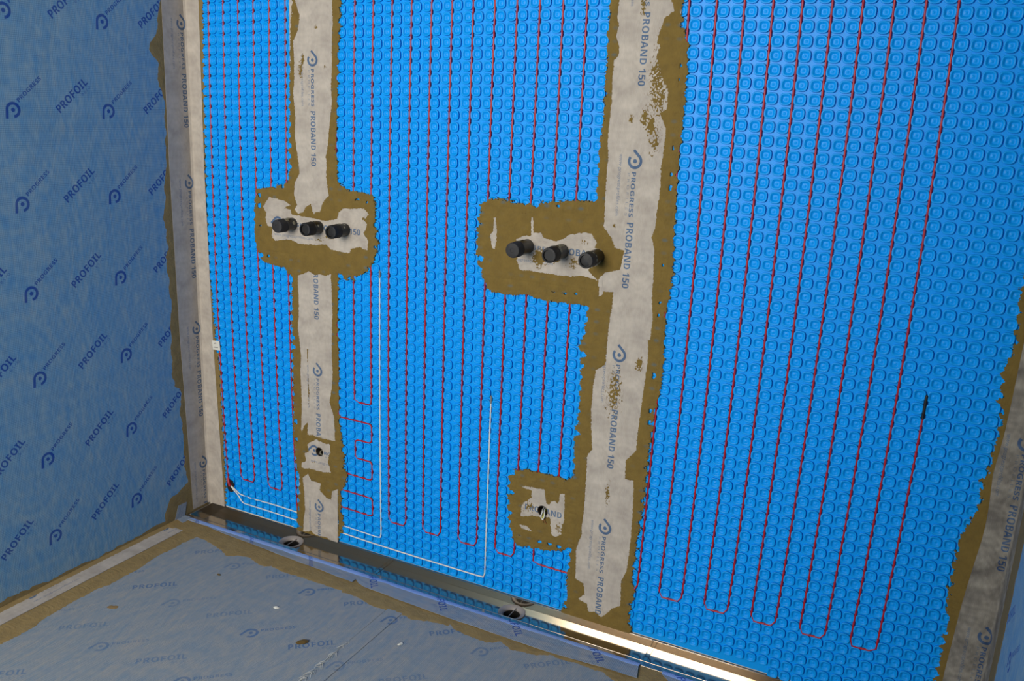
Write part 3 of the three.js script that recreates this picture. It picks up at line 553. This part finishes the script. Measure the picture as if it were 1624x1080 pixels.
{ // folded corner bands
  const rowsL = [], rowsR = [];
  for (let i = 0; i <= 60; i++) {
    const y = 0.25 - i / 60 * 1.825, xt = along(CORNER_L_TAPE, y), zt = along(WALL_L_TAPE, y), v = 1 - (0.06 + (-0.047 - y)) / PER, row = [];
    for (const [f, n] of [[1, [1, 0, 0]], [0.66, [1, 0, 0]], [0.33, [1, 0, 0]], [0.08, [0.97, 0, 0.25]]]) { const z = Math.max(0.006, zt * f); row.push({ p: [XL + 0.0016, y, z], n, uv: [(0.078 + 0.017 - z) / BW, v] }); }
    for (const [f, n] of [[0.08, [0.25, 0, 0.97]], [0.4, [0, 0, 1]], [0.7, [0, 0, 1]], [1, [0, 0, 1]]]) { const x = XL + 0.006 + (xt - XL - 0.006) * (f - 0.08) / 0.92; row.push({ p: [x, y, ZT + 0.0003], n, uv: [(0.095 + x - XL) / BW, v] }); }
    rowsL.push(row.map((q) => ({ ...q })));
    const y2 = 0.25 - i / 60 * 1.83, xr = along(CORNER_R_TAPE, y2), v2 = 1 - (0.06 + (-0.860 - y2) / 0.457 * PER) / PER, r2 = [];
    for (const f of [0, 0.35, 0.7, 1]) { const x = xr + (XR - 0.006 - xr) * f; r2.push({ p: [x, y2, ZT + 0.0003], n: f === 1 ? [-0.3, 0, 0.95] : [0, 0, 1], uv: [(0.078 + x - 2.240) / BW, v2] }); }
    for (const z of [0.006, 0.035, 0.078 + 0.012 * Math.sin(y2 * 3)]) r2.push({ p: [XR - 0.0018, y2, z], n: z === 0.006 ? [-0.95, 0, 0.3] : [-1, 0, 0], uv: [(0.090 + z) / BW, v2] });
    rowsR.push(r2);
  }
  tag(mesh('corner_band', ribbon(rowsL, 0.0005, [0, 0, 1]), M.band), 'pale printed sealing band folded into the left corner of the room', 'sealing band');
  tag(mesh('corner_band', ribbon(rowsR, 0.0005, [0, 0, 1]), M.shadedDirtyBand), 'stained printed sealing band with painted shade folded into the right corner of the room', 'sealing band');
  const rowsF = [];
  for (let i = 0; i <= 40; i++) { const z = 0.185 + i / 40 * 1.2, row = []; for (const x of [XL + 0.003, -0.045, -0.02, 0.004]) row.push({ p: [x, YF + 0.0012, z], uv: [(0.078 - (x + 0.058)) / BW, 1 - (0.06 + (0.668 - z)) / PER] }); rowsF.push(row); }
  tag(mesh('floor_band', ribbon(rowsF, 0.0005, [0, 1, 0]), M.band), 'pale printed sealing band lying along the foot of the left wall', 'sealing band');
}

// ------------------------------------------------------------------ printed membrane sheets
{
  const g = new THREE.BoxGeometry(0.0008, 1, 1);
  const sheet = (name, x, z0, z1, y0, y1, face, uOf, label) => {
    const m = mesh(name, box(x, x + 0.0008, y0, y1, z0, z1), M.wallSheet), p = m.geometry.attributes.position, uv = m.geometry.attributes.uv;
    for (let i = 0; i < p.count; i++) uv.setXY(i, uOf(p.getZ(i)) / TU, (p.getY(i) - face) / TV);
    return tag(m, label, 'membrane');
  };
  // print phase: emblem 52.5 mm right of and 115 mm under the corner of each tile
  sheet('waterproof_membrane', XL, 0, ZF - 0.01, YF, YC - 0.01, -0.297 + 0.115, (z) => -z + 0.289 + 0.0525, 'blue printed fleece membrane covering the left wall');
  sheet('waterproof_membrane', XR - 0.0008, 0, ZF - 0.01, YF, YC - 0.01, -0.15, (z) => z + 0.02, 'blue printed fleece membrane covering the right wall');
}
{
  const floorSheet = (x0, x1, z0, z1, y, h) => {
    const g = box(x0, x1, y, y + h, z0, z1), p = g.attributes.position, uv = g.attributes.uv;
    for (let i = 0; i < p.count; i++) uv.setXY(i, (p.getX(i) - 0.294 + 0.0525) / TU, (-p.getZ(i) + 0.267 + 0.115) / TV);
    return g;
  };
  tag(mesh('waterproof_membrane', floorSheet(XL, 0.8095, 0.105, ZF - 0.01, YF - 0.0015, 0.0015), M.floorSheet), 'worn grey blue printed membrane on the floor left of the seam', 'membrane');
  const t = thing('waterproof_membrane', 'worn grey blue printed membrane on the floor right of the seam', 'membrane');
  mesh('sheet', floorSheet(0.8590, XR - 0.001, 0.105, ZF - 0.01, YF - 0.001, 0.0016), M.floorSheet, t);
  const edge = mesh('overlap_strip', (() => { const g = floorSheet(0.8112, 0.8578, 0.12, ZF - 0.01, YF - 0.0012, 0.0022); return g; })(), M.floorSheet, t);
  // frayed cut edge of the overlap
  const fr = []; for (let i = 0; i < 90; i++) { const z = 0.40 + rnd() * 0.35, l = 0.008 + rnd() * 0.016, a = (rnd() - 0.5) * 1.6; fr.push(tube([V(0.813, YF + 0.001, z), V(0.812 + Math.sin(a) * l * 0.5, YF + 0.0026 + rnd() * 0.002, z + l * 0.5), V(0.812 + Math.sin(a) * l, YF + 0.0016, z + l)], 0.0005, 4, 4)); }
  const f = mesh('frayed_thread', merge(fr), M.paper, t); f.userData.kind = 'stuff';
}
// adhesive on the floor, along the drain and along the left wall
const floorOut = new Outline([...FLOOR_OUT, [1900, 235], [2245, 240], [2245, 106], [-80, 106], [-80, 900]]);
tag(mesh('adhesive_smear', relief([XL + 0.0008, XR - 0.004, 0.106, 0.9], 0.004, (x, z) => {
  let o = floorOut.d(x, z) + 0.004 * fbm(x * 45, z * 45, 3) + 0.0015 * noise(x * 200, z * 200);
  if (z > 0.19) { const band = Math.min(x + 0.047 + 0.003 * fbm(x * 90, z * 60, 3), 0.004 - x); o = Math.min(o, -band); }
  return o;
}, (x, z, f) => 0.0004 + 0.0009 * Math.min(1, Math.max(0, f) / 0.01) + (x < -0.03 ? 0.0012 : 0), () => 0, (x, z, h) => [x, YF + h, z], (x, z) => { const k = 1 + 0.16 * fbm(x * 18, z * 18, 3) + 0.05 * noise(x * 150, z * 150); return [0.265 * k, 0.188 * k, 0.072 * k]; }, true), M.mortar),
  'thin brown adhesive spread on the floor along the drain and the left wall', 'adhesive');

// ------------------------------------------------------------------ linear drain along the foot of the back wall
const YD = -1.600;
{
  const t = thing('linear_drain', 'polished stainless steel channel drain along the foot of the studded wall', 'drain');
  const x0 = XL + 0.012, x1 = XR - 0.006;
  const outlets = [0.320, 1.102];
  const s = new THREE.Shape([[x0, 0.0012], [x1, 0.0012], [x1, 0.0925], [x0, 0.0925]].map(([a, b]) => new THREE.Vector2(a, b)));
  for (const x of outlets) { const p = new THREE.Path(); p.absarc(x, 0.041, 0.031, 0, Math.PI * 2, true); s.holes.push(p); }
  mesh('channel_floor', new THREE.ExtrudeGeometry(s, { depth: 0.0014, bevelEnabled: false, curveSegments: 24 }).rotateX(Math.PI / 2).translate(0, YD, 0), M.steel, t);
  mesh('rear_upstand', merge([rbox(x1 - x0, 0.0235, 0.0012, 0.0005, 0, 0.01175, 0).rotateX(0.045).translate((x0 + x1) / 2, YD - 0.0010, 0.0002), rbox(x1 - x0, 0.0016, 0.006, 0.0006, (x0 + x1) / 2, YD + 0.0218, -0.0038)]), M.steel, t);
  mesh('front_upstand', rbox(x1 - x0, 0.0185, 0.0014, 0.0006, (x0 + x1) / 2, YD + 0.0085, 0.0930), M.steel, t);
  mesh('front_lip', merge([rbox(x1 - x0, 0.0016, 0.0215, 0.0007, (x0 + x1) / 2, YD + 0.0178, 0.1035), rbox(x1 - x0, 0.0022, 0.0022, 0.0009, (x0 + x1) / 2, YD + 0.0183, 0.0935)]), M.steel, t);
  for (const x of [x0, x1]) mesh('end_plate', rbox(0.0016, 0.022, 0.093, 0.0006, x, YD + 0.0105, 0.0465), M.steel, t);
  for (const x of [0.655, 1.497]) mesh('joint_strip', merge([rbox(0.012, 0.0014, 0.090, 0.0005, x, YD + 0.0009, 0.047), rbox(0.0025, 0.002, 0.090, 0.0008, x - 0.0055, YD + 0.0018, 0.047)]), M.steel, t);
}
function outlet(x, label) {
  const t = thing('drain_outlet', label, 'drain outlet', [x, YD, 0.0425], 'outlets in the channel drain');
  const prof = [[0.0385, 0.0008], [0.0388, 0.0024], [0.0375, 0.0034], [0.0345, 0.0030], [0.0285, 0.0005], [0.0245, -0.0045], [0.0240, -0.0075], [0.0255, -0.0075], [0.0265, -0.0040], [0.0295, -0.0012], [0.0385, 0.0008]].map(([a, b]) => new THREE.Vector2(a, b));
  mesh('ring', new THREE.LatheGeometry(prof, 48), M.plasticGrey, t);
  mesh('throat', new THREE.LatheGeometry([[0.0241, -0.0070], [0.0236, -0.060], [0.0250, -0.060], [0.0252, -0.0070], [0.0241, -0.0070]].map(([a, c]) => new THREE.Vector2(a, c)), 32), M.dark, t);  // dark colour stands in for the shade inside the outlet
  mesh('sump', new THREE.CylinderGeometry(0.0234, 0.0234, 0.002, 32).translate(0, -0.058, 0), M.dark, t);
  mesh('strap', rbox(0.0022, 0.0022, 0.062, 0.0008, 0, -0.0006, 0), M.plasticGrey, t);
}
outlet(0.320, 'round grey drain outlet with a cross strap near the left sealing band');
outlet(1.102, 'round grey drain outlet with a cross strap below the wired cable outlet');
// fleece flanges of the drain, lapped on to the floor
function flange(label, x0, x1, outer, rise, startCut, endCut, phase) {
  const t = thing('drain_flange', label, 'membrane');
  const rows = [], rowsE = [], n = Math.ceil((x1 - x0) / 0.025);
  for (let i = 0; i <= n; i++) {
    const x = x0 + (x1 - x0) * i / n, zo = outer(x), e = 0.0225 + 0.003 * fbm(x * 9, 3.3), row = [], rowE = [];
    for (let j = 0; j <= 6; j++) {
      const f = j / 6, z = 0.104 + e + (zo - 0.104 - e) * f, y = YF + 0.0026 + rise * (1 - f) + 0.0008 * fbm(x * 14, z * 40) + 0.0012 * f * (1 + noise(x * 7, 1.7));
      const xx = x + (i === 0 ? startCut * f : i === n ? endCut * f : 0);
      row.push({ p: [xx, y, z], uv: [(z - 0.075 + 0.180 - (phase || 0)) / TU, (xx - 0.635 - 0.124) / TV] });
    }
    for (let j = 0; j <= 4; j++) { const f = j / 4, z = 0.1085 + (e - 0.0040) * f, y = YD + 0.0188 + (YF + 0.0028 + rise - YD - 0.0188) * f + 0.0008 * Math.sin(Math.PI * f); rowE.push({ p: [x, y, z], uv: [(z - 0.075 + 0.180 - (phase || 0)) / TU, (x - 0.635 - 0.124) / TV] }); }
    rows.push(row); rowsE.push(rowE);
  }
  mesh('fleece_sheet', ribbon(rows, 0.0009, [0, 1, 0]), M.flange, t);
  const b = mesh('edge_strip', ribbon(rowsE, 0.0009, [0, 1, 0]), M.litEdgeBand, t); b.userData.label = 'blue edge strip with painted light';
  return t;
}
M.flange = std({ map: membraneTexture('#8f9aa4', '34,66,140', 0.85, 0.05, 22, 2.4), roughness: 0.93 });
M.litEdgeBand = std({ map: membraneTexture('#9dbdf5', '34,70,160', 0.85, 0.05, 10, 1.4), roughness: 0.9 });  // paler base: light on the upturned thin edge is put into the colour
const lerpZ = (list) => (x) => { for (let i = 0; i + 1 < list.length; i++) if (x * 1000 <= list[i + 1][0] || i + 2 === list.length) { const [a, za] = list[i], [b, zb] = list[i + 1]; return (za + (zb - za) * Math.min(1, Math.max(0, (x * 1000 - a) / (b - a)))) / 1000; } };
{
  const a = flange('pale blue gridded drain flange between the left wall and the lapped joint', -0.035, 0.648, lerpZ(FLANGE_A), 0.0006, 0.0, 0, 0.13);
  const flap = []; for (let i = 0; i <= 6; i++) { const row = []; for (let j = 0; j <= 5; j++) { const y = YF + 0.002 + 0.045 * j / 5, z = 0.108 + 0.042 * i / 6; row.push({ p: [XL + 0.0022, y - (i === 6 ? 0.004 * j : 0), z - 0.002 * j], uv: [(z + 0.3) / TU, y / TV] }); } flap.push(row); }
  const foot = []; for (let i = 0; i <= 6; i++) { const row = []; const z = 0.108 + 0.042 * i / 6; for (let j = 0; j <= 3; j++) { const x = XL + 0.0022 + 0.034 * j / 3; row.push({ p: [x, YF + 0.0026, z - 0.003 * (3 - j) * i / 6], uv: [(z + 0.3) / TU, x / TV] }); } foot.push(row); }
  mesh('corner_flap', ribbon(flap, 0.0008, [1, 0, 0]), M.flange, a);
  mesh('corner_foot', ribbon(foot, 0.0008, [0, 1, 0]), M.flange, a);
  flange('pale blue printed drain flange reaching from the lapped joint past the second outlet', 0.642, 1.500, lerpZ(FLANGE_B), 0.0022, 0.006, 0.012, 0);
  flange('pale blue drain flange at the lower right edge beyond the open joint', 1.560, XR - 0.012, () => 0.172, 0.0012, 0.06, 0, 0);
}

// ------------------------------------------------------------------ pipe plugs
function plugParts(t, len, r, style) {
  const lathe = (list, seg = 28) => toCreasedNormals(new THREE.LatheGeometry(list.map(([a, b]) => new THREE.Vector2(a, b)), seg).rotateX(Math.PI / 2), 0.6);
  const capLen = 0.030;
  mesh('body', lathe([[r * 0.96, 0], [r * 0.96, len - capLen - 0.003], [r * 0.90, len - capLen - 0.002], [r * 0.90, len - capLen]]), M.plug, t);
  mesh('cap', lathe([[r * 0.90, len - capLen], [r, len - capLen + 0.001], [r, len - 0.004], [r * 0.94, len - 0.001], [r * 0.80, len], ...(style ? [[r * 0.72, len], [r * 0.68, len - 0.005], [0, len - 0.005]] : [[r * 0.30, len], [r * 0.26, len - 0.0008], [0, len - 0.0008]])]), style ? M.plugCap : M.plugCapDull, t);
  mesh('collar', new THREE.TorusGeometry(r * 0.95, 0.0018, 8, 28).translate(0, 0, len - capLen - 0.001), M.plug, t);
}
const PLUGS = [
  [0.317, -0.5955, 0.069, 0, 'left', 'first black pipe plug from the left, with a plain dull face'],
  [0.412, -0.5955, 0.063, 1, 'left', 'second black pipe plug from the left, middle one of the left group'],
  [0.505, -0.5930, 0.067, 1, 'left', 'third black pipe plug from the left, with glossy smeared sides, beside the number 150'],
  [1.076, -0.5765, 0.088, 0, 'right', 'fourth black pipe plug from the left, the plain grey faced one of the right group'],
  [1.172, -0.5785, 0.083, 1, 'right', 'fifth black pipe plug from the left, with adhesive specks on its side'],
  [1.267, -0.5805, 0.081, 1, 'right', 'rightmost black pipe plug, ringed with pale adhesive beside the right sealing band']];
PLUGS.forEach(([x, y, len, style, side, label], k) => {
  const t = thing('pipe_plug', label, 'pipe plug', [x, y, 0.0012], side === 'left' ? 'black pipe plugs on the left band' : 'black pipe plugs left of the right band');
  plugParts(t, len, 0.0192, style);
  const r = 0.0188, bits = [], n = [5, 2, 6, 4, 9, 12][k];
  for (let i = 0; i < n; i++) { const a = k === 5 ? (i / n) * 6.28 : 0.3 + hash(i, k) * 2.4, z = k === 5 && i < 9 ? len - 0.031 + 0.003 * hash(i, 3) : 0.012 + hash(i, k + 5) * (len - 0.045), w = 0.003 + 0.004 * hash(i, k + 9); bits.push(new THREE.SphereGeometry(1, 8, 6).scale(w, 0.0009, w * (0.6 + hash(k, i))).translate(0, r, 0).rotateZ(a - Math.PI / 2).translate(0, 0, z)); }
  mesh('adhesive_speck', merge(bits), M.splash, t);
});

// ------------------------------------------------------------------ cable outlets
HOLES.forEach(([x, y, r], k) => {
  const t = thing('cable_outlet', k ? 'round cable outlet with stripped wire ends left of the right band' : 'round cable outlet with a bare conduit mouth on the left band', 'cable outlet', [x, y, 0]);
  mesh('conduit', new THREE.LatheGeometry([[r - 0.0002, 0.0016], [r - 0.0002, -0.07], [r - 0.0016, -0.07], [r - 0.0018, 0.0010], [r - 0.0009, 0.0022], [r - 0.0002, 0.0016]].map(([a, b]) => new THREE.Vector2(a, b)), 28).rotateX(Math.PI / 2), M.conduit, t);
  mesh('conduit_end', new THREE.CylinderGeometry(r, r, 0.002, 24).rotateX(Math.PI / 2).translate(0, 0, -0.068), M.dark, t);
  if (k) {
    const w = mesh('white_wire', tube([V(-0.003, 0.003, -0.05), V(0.0, 0.004, 0.0), V(0.003, 0.001, 0.010), V(0.001, -0.012, 0.012), V(0.004, -0.020, 0.010)], 0.0016, 24, 8), M.white, t);
    mesh('white_wire', tube([V(0.003, 0.003, -0.05), V(0.005, 0.003, 0.0), V(0.010, -0.006, 0.010), V(0.009, -0.014, 0.012), V(0.005, -0.021, 0.011)], 0.0014, 24, 8), M.white, t);
    mesh('earth_wire', tube([V(0.004, -0.003, -0.03), V(0.005, -0.006, 0.004), V(0.006, -0.012, 0.009), V(0.005, -0.017, 0.010)], 0.0021, 16, 8), M.yellowGreen, t);
    mesh('bare_strand', merge([tube([V(0.004, -0.020, 0.010), V(0.005, -0.026, 0.008), V(0.006, -0.032, 0.005)], 0.0009, 8, 6), tube([V(0.008, -0.018, 0.011), V(0.011, -0.026, 0.008), V(0.014, -0.032, 0.005)], 0.0009, 8, 6)]), M.copperEnd, t);
  } else {
    mesh('draw_wire', tube([V(-0.004, -0.004, -0.05), V(-0.005, -0.003, -0.012), V(-0.002, -0.009, -0.004), V(0.003, -0.0105, -0.006)], 0.0018, 16, 8), M.splash, t);
    mesh('earth_wire', tube([V(0.004, 0.004, -0.05), V(0.003, 0.001, -0.02), V(0.004, -0.004, -0.012)], 0.0016, 12, 8), M.yellowGreen, t);
  }
});

// ------------------------------------------------------------------ crumbs and scraps on the floor
function crumb(x, z, r, flat, mat, label, category, group, turn = 0) {
  const g = new THREE.IcosahedronGeometry(r, 2), p = g.attributes.position;
  for (let i = 0; i < p.count; i++) { const a = p.getX(i), b = p.getY(i), c = p.getZ(i), k = 1 + 0.28 * noise(a / r * 1.1 + x * 50, c / r * 1.1 + b / r); p.setXYZ(i, a * k, b * k * flat, c * k * 0.5); }
  g.rotateY(turn); g.computeVertexNormals();
  const m = mesh(category === 'scrap' ? 'plaster_scrap' : 'adhesive_crumb', g, mat); m.position.set(x, YF + r * flat * 0.55, z); return tag(m, label, category, group);
}
const crumbMat = std({ color: 0x5d4a22, roughness: 0.95 });
crumb(0.713, 0.463, 0.016, 0.25, crumbMat, 'long dark brown adhesive crumb on the floor left of the seam', 'crumb', null, 0.9);
crumb(0.294, 0.326, 0.006, 0.3, crumbMat, 'tiny brown adhesive crumb on the floor near the emblem by the left wall', 'crumb');
crumb(0.174, 0.593, 0.015, 0.06, std({ color: 0x86704a, roughness: 0.95 }), 'flat smudged brown adhesive spot on the floor near the left wall', 'crumb', null, 0.4);
crumb(0.549, 0.374, 0.008, 0.3, M.paper, 'small pale scrap on the middle of the floor', 'scrap', null, 0.3);
crumb(0.932, 0.344, 0.007, 0.4, M.paper, 'small pale scrap on the floor right of the seam', 'scrap', null, 1.1);

renderer.render(scene, camera);
